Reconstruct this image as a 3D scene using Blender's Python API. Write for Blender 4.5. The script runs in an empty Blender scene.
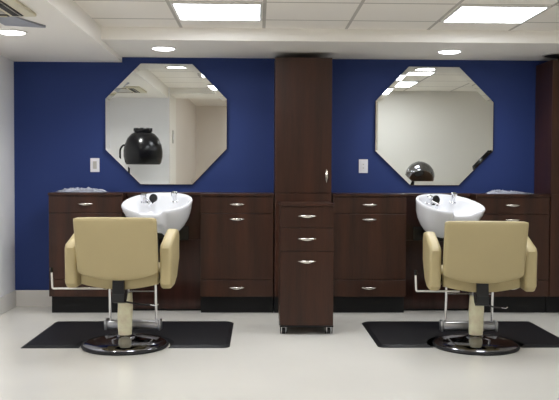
import bpy, bmesh, math, random
from mathutils import Vector, Matrix, noise
random.seed(7)
PI = math.pi
scene = bpy.context.scene
COL = scene.collection

# ------------------------------------------------------------------ camera
def setup_camera():
    yaw, pitch, roll = math.radians(1.54), math.radians(1.86), math.radians(0.25)
    f = Vector((math.sin(yaw)*math.cos(pitch), math.cos(yaw)*math.cos(pitch), -math.sin(pitch)))
    r = Vector((math.cos(yaw), -math.sin(yaw), 0)); u = r.cross(f)
    rr = math.cos(roll)*r + math.sin(roll)*u
    uu = -math.sin(roll)*r + math.cos(roll)*u
    cd = bpy.data.cameras.new('camera'); cam = bpy.data.objects.new('camera', cd); COL.objects.link(cam)
    m = Matrix((rr, uu, -f)).transposed().to_4x4(); m.translation = Vector((0, -7.08, 1.2))
    cam.matrix_world = m
    cd.sensor_width = 36; cd.lens = 36*800/559; cd.clip_start = .05
    scene.camera = cam
setup_camera()

# ------------------------------------------------------------------ world, exposure, lamp powers
w = bpy.data.worlds.new('world'); scene.world = w; w.use_nodes = True
w.node_tree.nodes['Background'].inputs[0].default_value = (.8, .85, .9, 1)
w.node_tree.nodes['Background'].inputs[1].default_value = .3
scene.view_settings.view_transform = 'Standard'
scene.view_settings.look = 'None'
scene.view_settings.exposure = 0.52
scene.view_settings.gamma = 1.0
scene.view_settings.use_curve_mapping = False
scene.cycles.max_bounces = 16
scene.cycles.diffuse_bounces = 12
PANEL_POWER = 11.0
DOWNLIGHT_POWER = 7.0
DOWNLIGHT_WATTS = 16.0
HALL_FILL_POWER = 6.0  # strength of the fill panels added in the hall

# ------------------------------------------------------------------ materials
def lin(h):
    c = [int(h[i:i+2], 16)/255 for i in (0, 2, 4)]
    return tuple(x/12.92 if x <= .04045 else ((x+.055)/1.055)**2.4 for x in c) + (1,)
def mat(name, col, rough=.5, metal=0., spec=.5, coat=0., bump=0., bscale=60., var=0., vscale=4.):
    m = bpy.data.materials.new(name); m.use_nodes = True
    nt = m.node_tree; b = nt.nodes['Principled BSDF']
    c = lin(col)
    b.inputs['Base Color'].default_value = c
    b.inputs['Roughness'].default_value = rough
    b.inputs['Metallic'].default_value = metal
    b.inputs['Specular IOR Level'].default_value = spec
    b.inputs['Coat Weight'].default_value = coat
    tc = nt.nodes.new('ShaderNodeTexCoord')
    if var:
        n = nt.nodes.new('ShaderNodeTexNoise'); n.inputs['Scale'].default_value = vscale; n.inputs['Detail'].default_value = 4
        nt.links.new(tc.outputs['Object'], n.inputs['Vector'])
        r = nt.nodes.new('ShaderNodeValToRGB')
        r.color_ramp.elements[0].position = .3; r.color_ramp.elements[1].position = .7
        r.color_ramp.elements[0].color = tuple(x*(1-var) for x in c[:3]) + (1,)
        r.color_ramp.elements[1].color = tuple(min(1, x*(1+var)) for x in c[:3]) + (1,)
        nt.links.new(n.outputs['Fac'], r.inputs['Fac']); nt.links.new(r.outputs['Color'], b.inputs['Base Color'])
    if bump:
        n = nt.nodes.new('ShaderNodeTexNoise'); n.inputs['Scale'].default_value = bscale; n.inputs['Detail'].default_value = 3
        nt.links.new(tc.outputs['Object'], n.inputs['Vector'])
        bp = nt.nodes.new('ShaderNodeBump'); bp.inputs['Strength'].default_value = bump; bp.inputs['Distance'].default_value = .01
        nt.links.new(n.outputs['Fac'], bp.inputs['Height']); nt.links.new(bp.outputs['Normal'], b.inputs['Normal'])
    return m
def emis(name, col, power):
    m = bpy.data.materials.new(name); m.use_nodes = True
    b = m.node_tree.nodes['Principled BSDF']
    b.inputs['Base Color'].default_value = lin(col)
    b.inputs['Emission Color'].default_value = lin(col); b.inputs['Emission Strength'].default_value = power
    return m
def wood(name, dark, light, rough=.33):
    m = bpy.data.materials.new(name); m.use_nodes = True
    nt = m.node_tree; b = nt.nodes['Principled BSDF']; L = nt.links
    tc = nt.nodes.new('ShaderNodeTexCoord'); mp = nt.nodes.new('ShaderNodeMapping')
    mp.inputs['Scale'].default_value = (9, 9, .7)
    L.new(tc.outputs['Object'], mp.inputs['Vector'])
    n = nt.nodes.new('ShaderNodeTexNoise'); n.inputs['Scale'].default_value = 1.2; n.inputs['Detail'].default_value = 8; n.inputs['Roughness'].default_value = .62
    L.new(mp.outputs['Vector'], n.inputs['Vector'])
    n2 = nt.nodes.new('ShaderNodeTexNoise'); n2.inputs['Scale'].default_value = 14; n2.inputs['Detail'].default_value = 3
    L.new(mp.outputs['Vector'], n2.inputs['Vector'])
    mx = nt.nodes.new('ShaderNodeMath'); mx.operation = 'MULTIPLY_ADD'; mx.inputs[1].default_value = .25
    L.new(n2.outputs['Fac'], mx.inputs[0]); L.new(n.outputs['Fac'], mx.inputs[2])
    r = nt.nodes.new('ShaderNodeValToRGB')
    r.color_ramp.elements[0].position = .42; r.color_ramp.elements[1].position = .82
    r.color_ramp.elements[0].color = lin(dark); r.color_ramp.elements[1].color = lin(light)
    L.new(mx.outputs[0], r.inputs['Fac']); L.new(r.outputs['Color'], b.inputs['Base Color'])
    b.inputs['Roughness'].default_value = rough; b.inputs['Specular IOR Level'].default_value = .35
    return m
def tile_mat():
    m = bpy.data.materials.new('ceiling_tile'); m.use_nodes = True
    nt = m.node_tree; b = nt.nodes['Principled BSDF']; L = nt.links
    tc = nt.nodes.new('ShaderNodeTexCoord'); sp = nt.nodes.new('ShaderNodeSeparateXYZ')
    L.new(tc.outputs['Object'], sp.inputs[0])
    outs = []
    for ax, pitch, off in (('X', .643, -.602), ('Y', .608, -1.143)):
        a = nt.nodes.new('ShaderNodeMath'); a.operation = 'SUBTRACT'; a.inputs[1].default_value = off
        L.new(sp.outputs[ax], a.inputs[0])
        d = nt.nodes.new('ShaderNodeMath'); d.operation = 'PINGPONG'; d.inputs[1].default_value = pitch/2
        L.new(a.outputs[0], d.inputs[0])
        c = nt.nodes.new('ShaderNodeMath'); c.operation = 'LESS_THAN'; c.inputs[1].default_value = .012
        L.new(d.outputs[0], c.inputs[0]); outs.append(c)
    mx = nt.nodes.new('ShaderNodeMath'); mx.operation = 'MAXIMUM'
    L.new(outs[0].outputs[0], mx.inputs[0]); L.new(outs[1].outputs[0], mx.inputs[1])
    mc = nt.nodes.new('ShaderNodeMix'); mc.data_type = 'RGBA'
    mc.inputs['A'].default_value = lin('f3efe8'); mc.inputs['B'].default_value = lin('bdb9b2')
    L.new(mx.outputs[0], mc.inputs['Factor']); L.new(mc.outputs['Result'], b.inputs['Base Color'])
    b.inputs['Roughness'].default_value = .85
    n = nt.nodes.new('ShaderNodeTexNoise'); n.inputs['Scale'].default_value = 180
    L.new(tc.outputs['Object'], n.inputs['Vector'])
    bp = nt.nodes.new('ShaderNodeBump'); bp.inputs['Strength'].default_value = .15; bp.inputs['Distance'].default_value = .004
    L.new(n.outputs['Fac'], bp.inputs['Height']); L.new(bp.outputs['Normal'], b.inputs['Normal'])
    return m
M = dict(
    blue=mat('blue_wall_paint', '27396f', .6, spec=.25, bump=.05, bscale=220),
    white=mat('grey_white_wall_paint', 'ececee', .6, bump=.05, bscale=220),
    beige=mat('beige_wall_paint', 'e4e1da', .6, bump=.05, bscale=220),
    pinkish=mat('taupe_wall_paint', 'e2dbd3', .6, bump=.05, bscale=220),
    soffit=mat('soffit_paint', 'f0ede7', .7),
    base=mat('baseboard_vinyl', 'd3d0cb', .4),
    floor=mat('floor_vinyl', 'e0ded6', .2, spec=.5, var=.025, vscale=1.3),
    tile=tile_mat(),
    wood=wood('dark_mahogany_laminate', '25160f', '45281b'),
    wood2=wood('dark_mahogany_panel_gloss', '24140f', '38201a', .16),
    kick=mat('black_kick_plate', '0a0a0c', .5, spec=.3, bump=.05),
    nickel=mat('satin_nickel', 'd8d4cc', .25, 1.),
    chrome=mat('chrome', 'e4e4e6', .08, 1.),
    basechrome=mat('dark_polished_chrome', '8e8e94', .09, 1.),
    chrome2=mat('brushed_chrome', 'c4c6ca', .28, 1.),
    vinyl=mat('cream_vinyl', 'b4a57b', .42, bump=.12, bscale=260, var=.02),
    rubber=mat('black_rubber', '131317', .5, bump=.2, bscale=120),
    matm=mat('black_mat_foam', '0f1015', .5, spec=.35, bump=.25, bscale=90),
    black=mat('black_plastic', '0c0c0e', .25),
    blackg=mat('black_gloss_plastic', '08080c', .22, spec=.35),
    porc=mat('white_porcelain', 'eef0f4', .12, coat=.3),
    sleeve=mat('cream_column_sleeve', 'fdf0cc', .35, var=.2, vscale=14),
    frost=mat('white_plastic', 'e9e8e4', .35),
    plate=mat('white_switch_plastic', 'e6e6ea', .35),
    grey=mat('grey_plastic', 'b9b6b0', .4),
    acpanel=mat('cream_air_panel', 'd9d3bb', .5),
    defl=mat('blue_grey_plastic', '9c9fa8', .5),
    dark=mat('dark_recess', '100d0b', .7),
    inner=mat('brown_hood_lining', '75604f', .35),
    panel=emis('panel_diffuser', 'f4f8ff', PANEL_POWER),
    hall=emis('hall_fill_diffuser', 'f4f7ff', HALL_FILL_POWER),
    down=emis('downlight_lens', 'fbfbff', DOWNLIGHT_POWER),
)
def mirror_mat():
    m = bpy.data.materials.new('mirror_silver'); m.use_nodes = True
    b = m.node_tree.nodes['Principled BSDF']
    b.inputs['Base Color'].default_value = (.86, .88, .85, 1); b.inputs['Metallic'].default_value = 1; b.inputs['Roughness'].default_value = .004
    return m
M['mirror'] = mirror_mat()
def wrap_mat():
    m = bpy.data.materials.new('clear_plastic_wrap'); m.use_nodes = True
    b = m.node_tree.nodes['Principled BSDF']
    b.inputs['Base Color'].default_value = lin('e6eaf6'); b.inputs['Roughness'].default_value = .18
    b.inputs['Transmission Weight'].default_value = .35; b.inputs['IOR'].default_value = 1.3
    b.inputs['Coat Weight'].default_value = .6
    return m
M['wrap'] = wrap_mat()

# ------------------------------------------------------------------ helpers
def tag(o, label=None, cat=None, group=None, kind=None):
    if label: o['label'] = label
    if cat: o['category'] = cat
    if group: o['group'] = group
    if kind: o['kind'] = kind
    return o
def thing(name, label, cat, loc=(0, 0, 0), rz=0, group=None):
    o = bpy.data.objects.new(name, None); COL.objects.link(o)
    o.empty_display_size = .1
    o.location = loc; o.rotation_euler = (0, 0, rz)
    return tag(o, label, cat, group)
def obj(name, bm, m, parent=None, smooth=False, label=None, angle=40):
    bmesh.ops.recalc_face_normals(bm, faces=bm.faces)
    me = bpy.data.meshes.new(name); bm.to_mesh(me); bm.free()
    me.materials.append(m)
    if smooth:
        me.polygons.foreach_set('use_smooth', [True]*len(me.polygons))
        me.set_sharp_from_angle(angle=math.radians(angle))
    o = bpy.data.objects.new(name, me); COL.objects.link(o)
    if parent is not None: o.parent = parent
    if label: o['label'] = label
    return o
def box(bm, x0, x1, y0, y1, z0, z1, bev=0., seg=2):
    g = bmesh.ops.create_cube(bm, size=1)
    vs = g['verts']
    for v in vs:
        v.co = Vector(((x0+x1)/2+v.co.x*(x1-x0), (y0+y1)/2+v.co.y*(y1-y0), (z0+z1)/2+v.co.z*(z1-z0)))
    if bev:
        es = list({e for v in vs for e in v.link_edges})
        bmesh.ops.bevel(bm, geom=es, offset=bev, segments=seg, affect='EDGES', profile=.5)
    return bm
def bx(*a, **k): return box(bmesh.new(), *a, **k)
def struct(name, bm, m, label=None):
    o = obj(name, bm, m); o['kind'] = 'structure'
    if label: o['label'] = label
    return o
def prism(bm, pts, ax, a, b, bev=0., seg=3):
    """polygon pts extruded along axis ax ('x','y','z') from a to b"""
    def P(p, t):
        return {'x': (t, p[0], p[1]), 'y': (p[0], t, p[1]), 'z': (p[0], p[1], t)}[ax]
    A = [bm.verts.new(P(p, a)) for p in pts]; B = [bm.verts.new(P(p, b)) for p in pts]
    n = len(pts); fs = [bm.faces.new(A), bm.faces.new(B[::-1])]
    for i in range(n): fs.append(bm.faces.new((A[i], A[(i+1) % n], B[(i+1) % n], B[i])))
    if bev:
        es = [e for e in bm.edges if e.verts[0] in A and e.verts[1] in A or e.verts[0] in B and e.verts[1] in B]
        bmesh.ops.bevel(bm, geom=es, offset=bev, segments=seg, affect='EDGES', profile=.5)
    return bm
def lathe(bm, prof, c=(0, 0, 0), seg=40, cap=True):
    rings = []
    for r, z in prof:
        rings.append([bm.verts.new((c[0]+r*math.cos(2*PI*i/seg), c[1]+r*math.sin(2*PI*i/seg), c[2]+z)) for i in range(seg)])
    for a, b in zip(rings, rings[1:]):
        for i in range(seg): bm.faces.new((a[i], a[(i+1) % seg], b[(i+1) % seg], b[i]))
    if cap: bm.faces.new(rings[0][::-1]); bm.faces.new(rings[-1])
    return bm
def sweep(bm, pts, rad, seg=12, flat=None):
    """tube through pts; rad number or list; flat=(su,sv) squashes the section"""
    pts = [Vector(p) for p in pts]; n = len(pts)
    rad = [rad]*n if isinstance(rad, (int, float)) else rad
    rings = []; up = None
    for i, p in enumerate(pts):
        t = (pts[min(i+1, n-1)]-pts[max(i-1, 0)]).normalized()
        if up is None:
            up = Vector((0, 0, 1)) if abs(t.z) < .9 else Vector((0, 1, 0))
        u = (up - t*up.dot(t)).normalized(); v = t.cross(u); up = u
        su, sv = flat or (1, 1)
        rings.append([bm.verts.new(p+u*math.cos(2*PI*k/seg)*rad[i]*su+v*math.sin(2*PI*k/seg)*rad[i]*sv) for k in range(seg)])
    for a, b in zip(rings, rings[1:]):
        for k in range(seg): bm.faces.new((a[k], a[(k+1) % seg], b[(k+1) % seg], b[k]))
    bm.faces.new(rings[0][::-1]); bm.faces.new(rings[-1])
    return bm
def bend(pts, r=.02, n=5):
    """round the corners of a polyline"""
    P = [Vector(p) for p in pts]; out = [P[0]]
    for i in range(1, len(P)-1):
        a = (P[i-1]-P[i]); b = (P[i+1]-P[i]); rr = min(r, a.length*.45, b.length*.45)
        a = P[i]+a.normalized()*rr; b = P[i]+b.normalized()*rr
        for k in range(n+1):
            t = k/n; out.append(a*(1-t)**2+P[i]*2*t*(1-t)+b*t*t)
    out.append(P[-1]); return out

# ------------------------------------------------------------------ the room
YW, ZC, ZS, ZL = .15, 2.335, 2.238, 2.192        # back wall, tile ceiling, rear soffit, left soffit
XL, XR, XE = -2.182, 3.6, -1.22
YF, YFR, YH = -3.60, -3.52, -8.3                 # far walls and hall end
struct('floor', bx(XL-.1, XR+.1, YH-.1, YW+.1, -.06, 0), M['floor'])
struct('wall_back', bx(XL-.1, XR+.1, YW, YW+.1, 0, 2.5), M['blue'])
struct('wall_left', bx(XL-.1, XL, YF, YW, 0, 2.5), M['white'])
struct('wall_right', bx(XR, XR+.1, YFR-.1, YW, 0, 2.5), M['beige'])
struct('wall_front_left', bx(XL-.1, -1.208, -4.4, YF, 0, 2.5), M['white'])
struct('wall_front_right', bx(1.45, XR, YFR-.12, YFR, 0, 2.5), M['beige'])
struct('trim_1', bx(-1.208, 1.45, -4.4, YFR-.12, 2.255, 2.5), M['soffit'], 'beam across the opening to the hall')
struct('trim_4', bx(-1.207, -1.198, -4.4, YF+.008, 0, 2.25, bev=.002), M['soffit'], 'pale lining on the wall end')
struct('wall_hall_left', bx(-1.31, -1.21, YH, -4.4, 0, 2.5), M['pinkish'])
struct('wall_hall_right', bx(1.45, 1.55, YH, YFR-.12, 0, 2.5), M['pinkish'])
struct('wall_hall_end', bx(-1.31, 1.55, YH-.1, YH, 0, 2.5), M['pinkish'])
struct('ceiling_hall', bx(-1.31, 1.55, YH, -4.4, 2.44, 2.54), M['soffit'])
struct('ceiling', bx(XE, XR+.1, YFR-.12, -.80, ZC, ZC+.1), M['tile'])
struct('trim_2', bx(XE, XR+.1, -.80, YW, ZS, ZC+.1), M['soffit'], 'dropped soffit along the blue wall')
struct('trim_3', bx(XL-.1, XE, YF, YW, ZL, ZC+.1), M['soffit'], 'lower dropped soffit over the left side')
def baseboard(name, x0, x1, y0, y1):
    struct(name, bx(x0, x1, y0, y1, 0, .146, bev=.004), M['base'])
baseboard('baseboard_back', XL, -1.80, YW-.014, YW)
baseboard('baseboard_left', XL, XL+.014, YF, YW-.014)
baseboard('baseboard_right', XR-.014, XR, YFR, YW-.014)
baseboard('baseboard_front_right', 1.45, XR-.014, YFR, YFR+.014)
baseboard('baseboard_front_left', XL+.014, -1.215, YF, YF+.014)

# ------------------------------------------------------------------ ceiling fittings
def panel_light(x0, x1, y0, y1, z, m, label, group='square ceiling panel lights'):
    t = thing('ceiling_panel_light', label, 'ceiling light', ((x0+x1)/2, (y0+y1)/2, z), 0, group)
    hx, hy = (x1-x0)/2, (y1-y0)/2
    bm = bmesh.new(); f = .018
    box(bm, -hx, hx, -hy, -hy+f, -.012, .0); box(bm, -hx, hx, hy-f, hy, -.012, 0)
    box(bm, -hx, -hx+f, -hy+f, hy-f, -.012, 0); box(bm, hx-f, hx, -hy+f, hy-f, -.012, 0)
    obj('frame', bm, M['frost'], t)
    obj('diffuser', bx(-hx+f, hx-f, -hy+f, hy-f, -.008, -.001), m, t)
panel_light(-.585, .025, -1.735, -1.16, ZC, M['panel'], 'glowing square panel light in the tile ceiling above the tall cabinet')
panel_light(1.345, 1.955, -1.735, -1.16, ZC, M['panel'], 'glowing square panel light in the tile ceiling at the right')
panel_light(1.345, 1.955, -2.95, -2.375, ZC, M['panel'], 'glowing panel light seen low in the right mirror')
panel_light(-.585, .025, -2.8, -2.375, ZC, M['panel'], 'unseen panel light added for fill in the tiles nearer the hall beam')  # added out of view, brightens the left half to balance the right
panel_light(-.2, .4, -5.2, -4.6, 2.44, M['hall'], 'unseen fill panel added in the hall nearer the beam', 'added hall fill panels')  # added behind the opening, frontal fill for blue wall and chairs
panel_light(-.2, .4, -7.4, -6.8, 2.44, M['hall'], 'unseen fill panel added at the far end of the hall', 'added hall fill panels')  # second added fill panel, out of view
def downlight(x, y, z, label, lit=True, r=.094, watts=1.):
    t = thing('recessed_downlight', label, 'downlight', (x, y, z), 0, 'round recessed downlights' if lit else None)
    obj('trim_ring', lathe(bmesh.new(), [(r+.014, 0), (r+.012, -.006), (r, -.009), (r-.004, -.004), (r-.004, 0)], cap=False), M['frost'] if lit else M['grey'], t, True)
    if lit:
        ld = bpy.data.lights.new('downlight_lamp', 'SPOT'); ld.energy = DOWNLIGHT_WATTS*watts; ld.spot_size = math.radians(150); ld.spot_blend = .7
        ld.shadow_soft_size = .06; ld.color = (1, .98, .96)
        lo = bpy.data.objects.new('downlight_lamp', ld); COL.objects.link(lo); lo.parent = t; lo.location = (0, 0, -.085)
    obj('lens', lathe(bmesh.new(), [(r-.004, -.001), (r-.005, -.006), (r*.75, -.014), (r*.4, -.019), (.001, -.021)]), M['down'] if lit else M['dark'], t, True)
downlight(-.785, -.40, ZS, 'lit round downlight in the soffit above the left mirror')
downlight(1.605, -.36, ZS, 'lit round downlight in the soffit above the right mirror')
downlight(-1.735, -1.37, ZL, 'lit round downlight in the low ceiling beside the air vent')
downlight(-1.59, -2.60, ZL, 'lit round downlight near the hair dryer wall, seen in left mirror', watts=1.7)
downlight(2.62, -.20, ZS, 'dark disc painting the gap shadow above the right tall cabinet', False, .15)  # dark disc stands in for the curved shadow over the cabinet top
# ceiling cassette unit
t = thing('ceiling_air_unit', 'cream square ceiling air unit with dark slots beside the left downlight', 'air vent', (-1.74, -2.33, ZL))
bm = bx(-.36, .36, -.34, .30, -.022, 0, bev=.006); obj('face_panel', bm, M['acpanel'], t)
bm = bx(-.2, .2, -.2, .2, -.027, -.0221, bev=.002); obj('intake_grille', bm, M['grey'], t)
for nm, a in (('a', (.225, .29, -.24, .26)), ('b', (-.29, -.225, -.24, .24)), ('c', (-.2, .2, .225, .275)), ('d', (-.2, .2, -.275, -.225))):
    s = obj('air_slot', bx(a[0], a[1], a[2], a[3], -.026, -.0221), M['dark'], t)
    if a[1]-a[0] < .1: obj('louver', bx((a[0]+a[1])/2+.018, (a[0]+a[1])/2+.022, a[2]+.01, a[3]-.01, -.031, -.0262), M['grey'], s)
    else: obj('louver', bx(a[0]+.01, a[1]-.01, (a[2]+a[3])/2, (a[2]+a[3])/2+.02, -.031, -.0262), M['acpanel'], s)

d = obj('air_deflector', prism(bmesh.new(), [(.05, .66), (.30, .735), (.31, .70), (.22, .45), (.20, .31), (.05, .31)], 'z', -.012, -.001), M['defl'], t, label='bluish grey air deflector plate')
# ------------------------------------------------------------------ cabinets
def handle_bm(cx, y, cz, L=.125, vertical=False):
    bm = bmesh.new(); pts = []; rad = []
    n = 14
    for i in range(n+1):
        t = -1+2*i/n; o = -.026*(1-t*t)-.001
        pts.append((cx+(0 if vertical else t*L/2), y+o, cz+(t*L/2 if vertical else .003*t*t)))
        rad.append(.0028+.0075*(1-t*t))
    P = [Vector(p) for p in pts]; rings = []
    seg = 10
    for p, r in zip(P, rad):
        ring = []
        for k in range(seg):
            c, s = math.cos(2*PI*k/seg), math.sin(2*PI*k/seg)
            ring.append(bm.verts.new(p+(Vector((c*r, s*.0045, 0)) if vertical else Vector((0, s*.0045, c*r)))))
        rings.append(ring)
    for a, b in zip(rings, rings[1:]):
        for k in range(seg): bm.faces.new((a[k], a[(k+1) % seg], b[(k+1) % seg], b[k]))
    bm.faces.new(rings[0]); bm.faces.new(rings[-1][::-1])
    return bm
CF = -.27                                                       # cabinet front plane
def base_cabinet(x0, x1, label, hx=None, kick_in=0.):
    wd = x1-x0; t = thing('base_cabinet', label, 'cabinet', ((x0+x1)/2, 0, 0), 0, 'waist-high dark wood cabinets')
    h = wd/2; hc = 0 if hx is None else hx
    obj('body', bx(-h, h, CF+.02, YW-.002, .15, 1.012), M['wood'], t)
    obj('top_panel', bx(-h-.002, h+.002, CF-.012, YW-.002, 1.012, 1.034, bev=.002), M['wood'], t)
    obj('toe_kick', bx(-h+kick_in, h, CF+.085, YW-.002, 0, .15), M['kick'], t)
    g = .0025
    for nm, z0, z1, hz in (('drawer', .866, 1.008, .938), ('door', .299, .861, .812), ('drawer', .152, .294, .226)):
        d = obj(nm, bx(-h+g, h-g, CF, CF+.02, z0, z1, bev=.0015), M['wood'], t)
        obj('handle', handle_bm(hc, CF, hz), M['nickel'], d, True)
    return t
base_cabinet(-1.772, -1.146, 'dark wood base cabinet nearest the left white wall', kick_in=.004)
base_cabinet(-.490, .134, 'dark wood base cabinet just left of the rolling drawer cart')
base_cabinet(.638, 1.272, 'dark wood base cabinet just right of the rolling drawer cart')
base_cabinet(1.868, 2.510, 'dark wood base cabinet behind the right chair, beside the tall cabinet')
def tall_cabinet(x0, x1, label, right_handle=True):
    wd = x1-x0; h = wd/2
    t = thing('tall_cabinet', label, 'cabinet', ((x0+x1)/2, 0, 0), 0, 'floor-to-soffit dark wood cabinets')
    obj('body', bx(-h, h, CF+.022, YW-.002, .15, 2.19), M['wood'], t)
    obj('toe_kick', bx(-h, h, CF+.085, YW-.002, 0, .15), M['kick'], t)
    d = obj('door', bx(-h+.002, h-.002, CF, CF+.022, 1.04, 2.188, bev=.0015), M['wood'], t)
    obj('handle', handle_bm((h-.045) if right_handle else -h+.045, CF, 1.185, .115, True), M['nickel'], d, True)
    obj('door', bx(-h+.002, h-.002, CF, CF+.022, .153, 1.036, bev=.0015), M['wood'], t)
tall_cabinet(.142, .628, 'tall dark wood cabinet between the two mirrors')
tall_cabinet(2.516, 3.0, 'tall dark wood cabinet cut off by the right edge')
def plumbing_cabinet(x0, x1, label):
    h = (x1-x0)/2
    t = thing('plumbing_cabinet', label, 'cabinet', ((x0+x1)/2, 0, 0), 0, 'recessed cabinets behind the basins')
    yf = -.105
    obj('body', bx(-h, h, yf+.02, YW-.002, .02, 1.012), M['wood'], t)
    obj('top_panel', bx(-h, h, yf-.012, YW-.002, 1.012, 1.034, bev=.002), M['wood'], t)
    obj('upper_panel', bx(-h+.003, h-.003, yf, yf+.02, .628, 1.01, bev=.0015), M['wood2'], t)
    obj('access_panel', bx(-h+.003, h-.003, yf, yf+.02, .02, .62, bev=.0015), M['wood2'], t)
    obj('plinth', bx(-h, h, yf+.03, YW-.002, 0, .02), M['kick'], t)
plumbing_cabinet(-1.142, -.494, 'recessed dark cabinet behind the left shampoo basin')
plumbing_cabinet(1.276, 1.864, 'recessed dark cabinet behind the right shampoo basin')

# rolling cart
t = thing('rolling_drawer_cart', 'dark wood three drawer cart on black casters in front of tall cabinet', 'cart', (.366, -.945, 0))
h = .2; yf, yb = -.205, .215
obj('body', bx(-h, h, yf+.02, yb, .07, .962), M['wood'], t)
obj('top_panel', bx(-h-.004, h+.004, yf-.008, yb+.004, .962, .982, bev=.002), M['wood'], t)
for z0, z1, hz in ((.803, .958, .886), (.630, .798, .716), (.072, .625, .548)):
    d = obj('drawer', bx(-h+.002, h-.002, yf, yf+.02, z0, z1, bev=.0015), M['wood'], t)
    obj('handle', handle_bm(0, yf, hz, .135), M['nickel'], d, True)
obj('base_frame', bx(-h, h, yf, yb, .058, .07), M['kick'], t)
for sx in (-1, 1):
    for y in (yf+.045, yb-.045):
        bm = bmesh.new(); x = sx*(h-.03)
        box(bm, x-.022, x+.022, y-.022, y+.022, .052, .058)
        box(bm, x-.019, x-.015, y-.016, y+.022, .02, .053); box(bm, x+.015, x+.019, y-.016, y+.022, .02, .053)
        c = obj('caster', bm, M['chrome2'], t)
        bm = lathe(bmesh.new(), [(.018, -.013), (.026, -.011), (.026, .011), (.018, .013)], seg=24)
        bmesh.ops.transform(bm, matrix=Matrix.Translation((x, y+.005, .026)) @ Matrix.Rotation(PI/2, 4, 'Y') @ Matrix.Scale(1.0, 4), verts=bm.verts)
        obj('wheel', bm, M['black'], c, True)
        for q in (-1, 1):
            bm = lathe(bmesh.new(), [(.012, -.004), (.0255, -.003), (.0255, .003), (.012, .004)], seg=24)
            bmesh.ops.transform(bm, matrix=Matrix.Translation((x+q*.0235, y+.005, .026)) @ Matrix.Rotation(PI/2, 4, 'Y'), verts=bm.verts)
            obj('wheel_cover', bm, M['black'], c, True)

# ------------------------------------------------------------------ mirrors
def octagon_mirror(pts, label, lean=0.):
    cx = sum(p[0] for p in pts)/8; cz = sum(p[1] for p in pts)/8
    t = thing('octagon_mirror', label, 'mirror', (cx, YW, cz), 0, 'frameless octagonal wall mirrors')
    P = [Vector((p[0]-cx, p[1]-cz)) for p in pts]
    t.rotation_euler.x = math.radians(lean)
    if lean: t.location.y -= .003
    def ring(bm, inset, y):
        out = []
        for i in range(8):
            a, b, c = P[i-1], P[i], P[(i+1) % 8]
            n1 = Vector(((b-a).y, -(b-a).x)).normalized(); n2 = Vector(((c-b).y, -(c-b).x)).normalized()
            if n1.dot(-b) < 0: n1 = -n1
            if n2.dot(-b) < 0: n2 = -n2
            k = (n1+n2).normalized(); q = b+k*(inset/k.dot(n1))
            out.append(bm.verts.new((q.x, y, q.y)))
        return out
    bm = bmesh.new()
    inn = ring(bm, .034, -.0235); out = ring(bm, 0, -.0227)
    bm.faces.new(inn)
    for i in range(8): bm.faces.new((out[i], out[(i+1) % 8], inn[(i+1) % 8], inn[i]))
    body = out; out = ring(bm, -.003, -.0205)
    for i in range(8): bm.faces.new((out[i], out[(i+1) % 8], body[(i+1) % 8], body[i]))
    back = ring(bm, -.003, -.0135)
    for i in range(8): bm.faces.new((back[i], back[(i+1) % 8], out[(i+1) % 8], out[i]))
    bm.faces.new(back[::-1])
    obj('glass', bm, M['mirror'], t)
    bm = bmesh.new(); a = ring(bm, .012, -.0132); b = ring(bm, .012, -.0005)
    bm.faces.new(a); bm.faces.new(b[::-1])
    for i in range(8): bm.faces.new((a[i], a[(i+1) % 8], b[(i+1) % 8], b[i]))
    obj('backing_board', bm, M['black'], t)
octagon_mirror([(-1.050, 2.178), (-.592, 2.176), (-.284, 1.866), (-.284, 1.424), (-.590, 1.104), (-1.054, 1.104), (-1.362, 1.412), (-1.362, 1.864)],
               'octagonal mirror on the blue wall left of the tall cabinet', .24)
octagon_mirror([(1.356, 2.170), (1.810, 2.168), (2.126, 1.856), (2.126, 1.420), (1.818, 1.106), (1.376, 1.106), (1.058, 1.412), (1.058, 1.860)],
               'octagonal mirror on the blue wall right of the tall cabinet')

# ------------------------------------------------------------------ wall plates
def wall_plate(x, z, label, kind):
    t = thing('light_switch' if kind else 'power_outlet', label, 'switch' if kind else 'outlet', (x, YW, z))
    obj('cover_plate', bx(-.041, .041, -.007, -.0005, -.062, .062, bev=.003), M['plate'], t)
    obj('rocker' if kind else 'socket_insert', bx(-.017, .017, -.011, -.0072, -.034, .034, bev=.0015), M['grey'] if kind else M['plate'], t)
    if not kind:
        for s in (-.02, .012): obj('button', bx(-.006, .006, -.013, -.0112, s, s+.008), M['grey'], t)
wall_plate(-1.464, 1.273, 'white wall plate with grey rocker left of the left mirror', True)
wall_plate(.952, 1.274, 'white wall plate with small buttons beside the right mirror', False)
t = thing('light_switch', 'grey switch plate on the pale wall end seen in left mirror', 'switch', (-1.1985, -3.93, 1.68))
obj('cover_plate', bx(.0005, .012, -.05, .05, -.09, .09, bev=.003), M['grey'], t)
obj('rocker', bx(.0122, .018, -.018, .018, -.04, .04), M['plate'], t)

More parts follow.
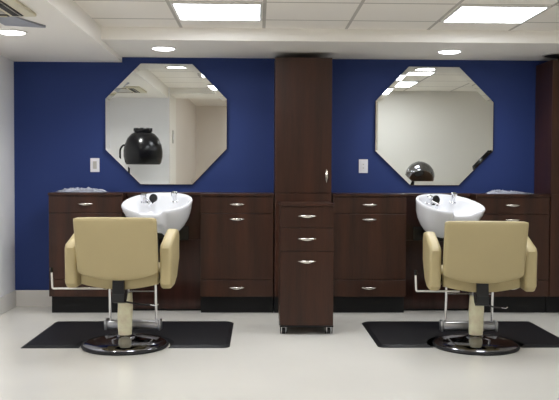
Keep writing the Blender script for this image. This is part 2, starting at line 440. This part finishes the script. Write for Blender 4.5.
# ------------------------------------------------------------------ plastic wraps on cabinets
def wrap(cx, cy, lx, ly, hgt, seed, label):
    bm = bmesh.new(); nx, ny = 46, 26
    g = []
    for j in range(ny+1):
        row = []
        for i in range(nx+1):
            u = -1+2*i/nx; v = -1+2*j/ny
            r = 1+.12*noise.noise(Vector((u*2+seed, v*2, 3)))
            e = max(0, 1-(abs(u)**2.6+abs(v)**2.6))
            c = abs(noise.noise(Vector((u*4+seed, v*3, 0))))*.9+abs(noise.noise(Vector((u*10+seed, v*8, 5))))*.7
            z = hgt*(e**.6)*(.25+c)*(1+(.5 if seed < 5 else -.75*u))
            row.append(bm.verts.new((u*lx/2*r, v*ly/2*r, .0015+max(0, z))))
        g.append(row)
    for j in range(ny):
        for i in range(nx): bm.faces.new((g[j][i], g[j][i+1], g[j+1][i+1], g[j+1][i]))
    bmesh.ops.solidify(bm, geom=bm.faces[:], thickness=.0012)
    o = obj('plastic_wrap', bm, M['wrap'], None, True); o.location = (cx, cy, 1.0365)
    tag(o, label, 'plastic wrap', 'crumpled plastic wraps on the cabinets')
wrap(-1.53, -.08, .42, .26, .027, 2.3, 'crumpled clear plastic on the left cabinet behind the left chair')
wrap(2.22, -.08, .42, .26, .026, 8.1, 'crumpled clear plastic on the cabinet beside the right tall cabinet')

# ------------------------------------------------------------------ floor mats
def floor_mat(x0, x1, y0, y1, cx, cy, label, ql, qr):
    t = thing('floor_mat', label, 'mat', ((x0+x1)/2, (y0+y1)/2, 0), 0, 'black cushioned floor mats')
    ox, oy = (x0+x1)/2, (y0+y1)/2
    R = .31
    # outline with rounded corners and a half-round cut-out for the chair base at the front edge
    def outline(ins):
        pts = []
        a0 = math.asin(max(-1, min(1, (y0+ins-cy)/(R+ins))))
        xa = (R+ins)*math.cos(a0)
        n = 28
        # start at right end of the front cut, go right along front, ccw
        def corner(px_, py_, sx, sy, s, q):
            q = max(.004, q-ins*.3); cx_, cy_ = px_-sx*(ins+q), py_-sy*(ins+q)
            for k in range(7):
                a = s+PI/2*k/6; pts.append((cx_+q*math.cos(a), cy_+q*math.sin(a)))
        corner(x1, y0, 1, -1, -PI/2, qr); corner(x1, y1, 1, 1, 0, qr)
        corner(x0, y1, -1, 1, PI/2, ql); corner(x0, y0, -1, -1, PI, ql)
        for k in range(n+1):
            a = (PI-a0)+(a0-(PI-a0))*k/n
            pts.append((cx+(R+ins)*math.cos(a), cy+(R+ins)*math.sin(a)))
        return [(p[0]-ox, p[1]-oy) for p in pts]
    bm = bmesh.new()
    L = [(outline(0), .0005), (outline(0), .003), (outline(.028), .016)]
    rings = [[bm.verts.new((p[0], p[1], z)) for p in o] for o, z in L]
    n = len(rings[0])
    for a, b in zip(rings, rings[1:]):
        for i in range(n): bm.faces.new((a[i], a[(i+1) % n], b[(i+1) % n], b[i]))
    f = bm.faces.new(rings[-1]); g = bm.faces.new(rings[0][::-1])
    bmesh.ops.triangulate(bm, faces=[f, g])
    obj('mat_pad', bm, M['matm'], t)
floor_mat(-1.622, -.192, -1.60, -.645, -.918, -1.535, 'black cushioned mat under the left cream salon chair', .012, .05)
floor_mat(.838, 2.225, -1.60, -.655, 1.527, -1.555, 'black cushioned mat under the right cream salon chair', .05, .012)

# ------------------------------------------------------------------ salon chairs
def salon_chair(x, y, rz, dz, label, lever):
    t = thing('salon_chair', label, 'chair', (x, y, 0), rz, 'cream salon chairs seen from behind')
    # base
    b = obj('base_plate', lathe(bmesh.new(), [(.282, .012), (.286, .024), (.28, .032), (.25, .046), (.19, .057), (.12, .065), (.085, .069), (.062, .078), (.054, .086)], seg=72), M['basechrome'], t, True, 'polished chrome domed base')
    obj('rubber_rim', lathe(bmesh.new(), [(.280, .001), (.294, .002), (.300, .012), (.296, .021), (.2865, .023), (.283, .010)], seg=72, cap=False), M['rubber'], b, True, 'black rubber rim')
    # column in cream sleeve
    bm = bmesh.new(); seg = 28; rings = []
    zt = .375+dz
    for j in range(15):
        z = .08+(zt-.08)*j/14; ring = []
        for i in range(seg):
            a = 2*PI*i/seg
            r = .0475+.004*noise.noise(Vector((math.cos(a)*1.3, math.sin(a)*1.3, z*9+x)))+.004*math.sin(PI*j/14)
            ring.append(bm.verts.new((r*math.cos(a), r*math.sin(a), z)))
        rings.append(ring)
    for a_, b_ in zip(rings, rings[1:]):
        for i in range(seg): bm.faces.new((a_[i], a_[(i+1) % seg], b_[(i+1) % seg], b_[i]))
    bm.faces.new(rings[0][::-1]); bm.faces.new(rings[-1])
    obj('column_sleeve', bm, M['sleeve'], t, True, 'cream plastic sleeve on the pump column')
    obj('piston', lathe(bmesh.new(), [(.03, zt-.01), (.03, .425+dz)], seg=24), M['frost'], t, True)
    # under-seat mechanism
    bm = bmesh.new()
    box(bm, -.12, .12, -.14, .16, .418+dz, .4535+dz, bev=.004)
    obj('seat_plate', bm, M['black'], t)
    bm = bmesh.new()
    prism(bm, [(-.215, .488+dz), (-.1865, .488+dz), (-.1865, .417+dz), (-.10, .417+dz), (-.10, .39+dz), (-.13, .345+dz), (-.17, .328+dz), (-.225, .34+dz), (-.23, .40+dz)], 'x', -.04, .04, bev=.004, seg=2)
    obj('recline_bracket', bm, M['black'], t)
    # seat
    bm = prism(bmesh.new(), [(-.258, .54+dz)] + [(-.258+.516*i/12, .458+dz-.036*math.sin(PI*i/12)) for i in range(13)] + [(.258, .54+dz)], 'y', -.185, -.14, bev=.010)
    obj('seat_rear_panel', bm, M['vinyl'], t, True)
    bm = bx(-.256, .256, -.139, .30, .454+dz, .475+dz, bev=.012, seg=3)
    obj('seat_frame', bm, M['vinyl'], t, True)
    bm = bx(-.254, .254, -.138, .31, .476+dz, .555+dz, bev=.028, seg=4)
    obj('seat_cushion', bm, M['vinyl'], t, True)
    # backrest: convex bottom edge, leaning back at the top
    bm = bmesh.new(); W = .270; nx, nz = 24, 18
    def lay(yo, ins):
        g = []
        for j in range(nz+1):
            row = []
            for i in range(nx+1):
                u = -1+2*i/nx; v = j/nz
                zb = .538-.050*(1-u*u)
                ztp = .912+.003*(1-u*u)
                wv = W-ins
                xx = u*wv*(1+.012*(v-.5))
                z0 = zb+ins*.8; z1 = ztp-ins*.8
                zz = z0+(z1-z0)*v+dz
                # corner rounding
                cu = max(0, (abs(u)-.95)/.05); cv = max(0, (abs(2*v-1)-.93)/.07)
                if cu and cv:
                    k = min(cu, cv)
                    xx *= 1-.01*k
                    zz += (.006 if v < .5 else -.006)*k
                puff = .011*(1-abs(u)**4)*(1-abs(2*v-1)**4)
                lean = -.212-.10*v
                row.append(bm.verts.new((xx, lean+yo+(-puff if yo < 0 else puff), zz)))
            g.append(row)
        return g
    A = lay(-.032, .010); B = lay(-.024, .002); C = lay(.018, .002); D = lay(.030, .014)
    for g in (A, D):
        for j in range(nz):
            for i in range(nx): bm.faces.new((g[j][i], g[j][i+1], g[j+1][i+1], g[j+1][i]))
    def per(g): return [g[0][i] for i in range(nx)]+[g[j][nx] for j in range(nz)]+[g[nz][i] for i in range(nx, 0, -1)]+[g[j][0] for j in range(nz, 0, -1)]
    pr = [per(g) for g in (A, B, C, D)]
    for p, q in zip(pr, pr[1:]):
        n = len(p)
        for i in range(n): bm.faces.new((p[i], p[(i+1) % n], q[(i+1) % n], q[i]))
    bmesh.ops.delete(bm, geom=[v for v in bm.verts if not v.link_faces], context='VERTS')
    obj('backrest', bm, M['vinyl'], t, True, angle=60)
    # arms
    for s in (-1, 1):
        poly = [(-.255, .465), (-.262, .705), (-.24, .735), (.0, .815), (.055, .808), (.085, .77), (.08, .60), (-.02, .475), (-.12, .435), (-.22, .432)]
        poly = [(p[0]*1.14+.062, p[1]+dz) for p in poly]
        x0 = .278; x1 = .357
        bm = prism(bmesh.new(), poly, 'x', s*x0, s*x1, bev=.022, seg=5)
        obj('armrest', bm, M['vinyl'], t, True)
        bm = bx(min(s*.255, s*.281), max(s*.255, s*.281), -.1, .1, .485+dz, .53+dz)
        obj('arm_bracket', bm, M['black'], t)
    # footrest
    bm = bmesh.new()
    for s in (-1, 1):
        sweep(bm, bend([(s*.168, .18, .44+dz), (s*.168, .26, .43+dz), (s*.168, .28, .16+dz), (s*.168, .28, .09+dz)], .03), .0095)
    sweep(bm, [(-.168, .268, .345+dz), (.168, .268, .345+dz)], .004)
    fr = obj('footrest_frame', bm, M['chrome'], t, True, 'chrome tube footrest frame')
    bm = bx(-.195, .195, .245, .315, .067+max(dz, -.01), .132+max(dz, -.01), bev=.022, seg=4)
    obj('foot_bar', bm, M['chrome2'], fr, True)
    for s in (-1, 1):
        obj('end_cap', bx(s*.196-.012, s*.196+.012, .242, .318, .061+max(dz, -.01), .142+max(dz, -.01), bev=.01, seg=3), M['chrome2'], fr, True)
    # pump lever
    lv = obj('pump_lever', sweep(bmesh.new(), bend([(-.03, -.20, .36+dz), (.03, -.15, .335+dz), (.12, -.05, .30+dz), (.17, .0, .29+dz)], .03), .006), M['black'], t, True, 'thin black pump lever')
    obj('lever_tip', sweep(bmesh.new(), bend([(.17, .0, .29+dz), (.21, .03, .280+dz), (.225, .04, .288+dz)], .02), .004), M['chrome'], lv, True)
    # recline lever on the left
    lv = obj('recline_lever', sweep(bmesh.new(), bend([(-.12, -.02, .405+dz), (-lever, -.02, .402+dz), (-lever-.005, -.02, .52+dz)], .012), .0068), M['frost'], t, True, 'thin pale recline lever')
    obj('lever_grip', sweep(bmesh.new(), [(-lever-.005, -.02, .515+dz), (-lever-.006, -.02, .548+dz)], .0105), M['black'], lv, True)
salon_chair(-.918, -1.535, math.radians(-2.5), 0, 'cream vinyl salon chair at the left basin, chrome base on floor', .50)
salon_chair(1.527, -1.555, math.radians(-4.5), -.016, 'cream vinyl salon chair at the right basin, chrome base on floor', .42)

# ------------------------------------------------------------------ shampoo basins
def shampoo_basin(x, y, rz, label, wall_y=-.105):
    t = thing('shampoo_basin', label, 'basin', (x, y, .955), rz, 'white porcelain shampoo basins')
    tilt = Matrix.Rotation(math.radians(17), 4, 'X')
    seg = 72
    def rim(a, s, dz_):
        c, sn = math.cos(a), math.sin(a)
        rx = .292*s; ry = (.255 if sn > 0 else .235)*s
        px = rx*math.copysign(abs(c)**.88, c); py = ry*math.copysign(abs(sn)**.92, sn)
        k = math.exp(-((c/.36)**6)) if sn < 0 else 0          # neck notch at the front
        py += .06*k*s
        return px, py, dz_-.055*k*max(0, (s-.6)/.4)
    bm = bmesh.new(); rings = []
    prof = [(1.0, -.02), (1.015, -.004), (1.0, .008), (.965, .010), (.925, .002), (.88, -.02), (.80, -.075), (.66, -.125), (.45, -.155), (.2, -.165), (.06, -.168)]
    for s, z in prof:
        rings.append([bm.verts.new(rim(2*PI*i/seg, s, z)) for i in range(seg)])
    for a, b in zip(rings, rings[1:]):
        for i in range(seg): bm.faces.new((a[i], a[(i+1) % seg], b[(i+1) % seg], b[i]))
    bm.faces.new(rings[-1])
    out = [rings[0]]
    for s, z, k in [(.98, -.045, 0), (.93, -.095, .02), (.85, -.15, .03), (.74, -.20, .04), (.60, -.245, .05), (.42, -.28, .06), (.2, -.30, .07), (.08, -.302, .07)]:
        r = []
        for i in range(seg):
            p = rim(2*PI*i/seg, s, z)
            r.append(bm.verts.new((p[0], p[1]+k*.5, z if z < -.1 else p[2])))
        out.append(r)
    for a, b in zip(out, out[1:]):
        for i in range(seg): bm.faces.new((a[i], b[i], b[(i+1) % seg], a[(i+1) % seg]))
    bm.faces.new(out[-1][::-1])
    bmesh.ops.transform(bm, matrix=tilt, verts=bm.verts)
    b = obj('bowl', bm, M['porc'], t, True, 'glossy white bowl with dipped neck rest', angle=75)
    def T(bm): bmesh.ops.transform(bm, matrix=tilt, verts=bm.verts); return bm
    # left valve, black spray head, right faucet
    f = obj('mixer_tap', T(sweep(lathe(lathe(bmesh.new(), [(.030, .0), (.030, .012), (.022, .016), (.019, .05), (.026, .055), (.026, .075), (.014, .082)], c=(-.15, .10, -.035), seg=24),
                                 [(.012, 0), (.012, .03)], c=(-.09, .06, -.06), seg=16), [(-.135, .10, .0), (-.10, .07, -.012), (-.07, .045, -.02)], .009)), M['chrome'], b, True, 'chrome tap at the back left of the rim')
    bm = lathe(bmesh.new(), [(.012, -.05), (.016, -.02), (.034, -.004), (.036, .012), (.030, .018), (.004, .019)], seg=28)
    bmesh.ops.transform(bm, matrix=Matrix.Translation((-.07, .12, .0)) @ Matrix.Rotation(math.radians(62), 4, 'X'), verts=bm.verts)
    T(bm); s = obj('spray_head', bm, M['black'], b, True, 'round black spray head')
    obj('hose', T(sweep(bmesh.new(), bend([(-.07, .15, .0), (-.08, .11, -.04), (-.10, .09, -.03), (-.12, .12, -.04)], .02), .007)), M['black'], s, True)
    bm = lathe(bmesh.new(), [(.028, 0), (.028, .012), (.019, .016), (.019, .055), (.026, .06), (.026, .09), (.014, .096)], c=(.115, .12, -.035), seg=24)
    obj('vacuum_breaker', T(bm), M['chrome'], b, True, 'upright chrome fitting at the back right')
    bm = lathe(bmesh.new(), [(.03, 0), (.032, .004), (.012, .006)], c=(0, 0, -.169), seg=24)
    obj('drain', T(bm), M['chrome'], b, True)
    # bracket to the cabinet (kept square to the wall)
    inv = Matrix.Rotation(-rz, 4, 'Z')
    bm = bmesh.new()
    box(bm, -.24, .24, wall_y-.02-y, wall_y-.0005-y, -.33, -.21, bev=.003)
    box(bm, -.13, .13, -.02, wall_y-.018-y, -.30, -.24, bev=.004)
    bmesh.ops.transform(bm, matrix=inv, verts=bm.verts)
    obj('wall_bracket', bm, M['black'], t)
    bm = bmesh.new(); sweep(bm, bend([(0, .05, -.27), (0, .05, -.50), (0, wall_y-.003-y, -.50)], .05), .022)
    bmesh.ops.transform(bm, matrix=inv, verts=bm.verts)
    obj('drain_pipe', bm, M['black'], t, True)
shampoo_basin(-.842, -.40, math.radians(-13), 'white shampoo basin behind the left cream chair')
shampoo_basin(1.598, -.50, math.radians(25), 'white shampoo basin behind the right cream chair')

# ------------------------------------------------------------------ hood dryers at the far wall (seen in the mirrors)
def hood_dryer(x, y, zc, tilt, m, label, scale=1., px=-.26, zs=1., low=False):
    t = thing('hood_dryer', label, 'hair dryer', (x, y, 0), 0, 'hood hair dryers reflected in the mirrors')
    prof = [(.185, 0), (.20, .02), (.214, .07), (.214, .12), (.202, .17), (.172, .225), (.13, .262), (.09, .28)]
    X = Matrix.Translation((0, 0, zc)) @ Matrix.Rotation(tilt, 4, 'X') @ Matrix.Diagonal((scale, scale, scale*zs, 1))
    bm = lathe(bmesh.new(), prof, seg=56, cap=False); bmesh.ops.transform(bm, matrix=X, verts=bm.verts)
    h = obj('hood', bm, m, t, True)
    bm = lathe(bmesh.new(), [(.186, -.001), (.18, .004), (.196, .07), (.19, .15), (.13, .23), (.01, .26)], seg=56, cap=False); bmesh.ops.transform(bm, matrix=X, verts=bm.verts)
    obj('lining', bm, M['inner'], h, True, 'brown inner lining')
    bm = lathe(bmesh.new(), [(.08, .276), (.098, .283), (.10, .295), (.085, .308), (.06, .312), (.05, .302), (.02, .306)], seg=24)
    for k in range(8):
        a = 2*PI*k/8; c, s_ = .086*math.cos(a), .086*math.sin(a); box(bm, c-.017, c+.017, s_-.017, s_+.017, .283, .314, bev=.004)
    bmesh.ops.transform(bm, matrix=X, verts=bm.verts)
    obj('vent_cap', bm, M['black'], h, True)
    bm = bmesh.new()
    py = -.31 if low else 0
    if low: sweep(bm, bend([(px, py, .09), (px, py, zc-.02), (0, py, zc+.12), (0, -.245, zc+.13)], .05), .013)
    else: sweep(bm, bend([(px, 0, .09), (px, 0, zc+.20), (px*.85, 0, zc+.26), (px*.5*scale, 0, zc+.22)], .05), .013)
    for k in range(5):
        a = 2*PI*k/5+.3; sweep(bm, [(px, py, .085), (px+.26*math.cos(a), py+.26*math.sin(a), .06)], [.018, .012])
    st = obj('stand', bm, M['black'], t, True)
    for k in range(5):
        a = 2*PI*k/5+.3
        bm = lathe(bmesh.new(), [(.015, -.012), (.025, -.01), (.025, .01), (.015, .012)], seg=18)
        bmesh.ops.transform(bm, matrix=Matrix.Translation((px+.255*math.cos(a), py+.255*math.sin(a), .026)) @ Matrix.Rotation(PI/2, 4, 'Y'), verts=bm.verts)
        obj('wheel', bm, M['rubber'], st, True)
    if low:
        bm = lathe(bmesh.new(), [(.07, .16), (.075, .165), (.05, .19), (.005, .195)], seg=24); bmesh.ops.transform(bm, matrix=X, verts=bm.verts)
        obj('fan_guard', bm, M['black'], h, True)
    obj('joint_knob', lathe(bmesh.new(), [(.02, -.03), (.03, -.02), (.03, .02), (.02, .03)], c=(px, py, zc-(.2 if low else 0)), seg=20), M['black'], st, True)
hood_dryer(-1.505, -3.2, 1.29, 0, M['blackg'], 'glossy black hood hair dryer reflected in the left mirror', px=-.30, zs=1.28, scale=1.18)
hood_dryer(2.09, -2.90, 1.13, math.radians(50), M['basechrome'], 'chrome hood hair dryer reflected low in the right mirror', .87, px=-.05, low=True)
hood_dryer(3.045, -2.85, 1.15, math.radians(20), M['blackg'], 'black hood hair dryer cut by the right mirror edge', .84, px=.24)
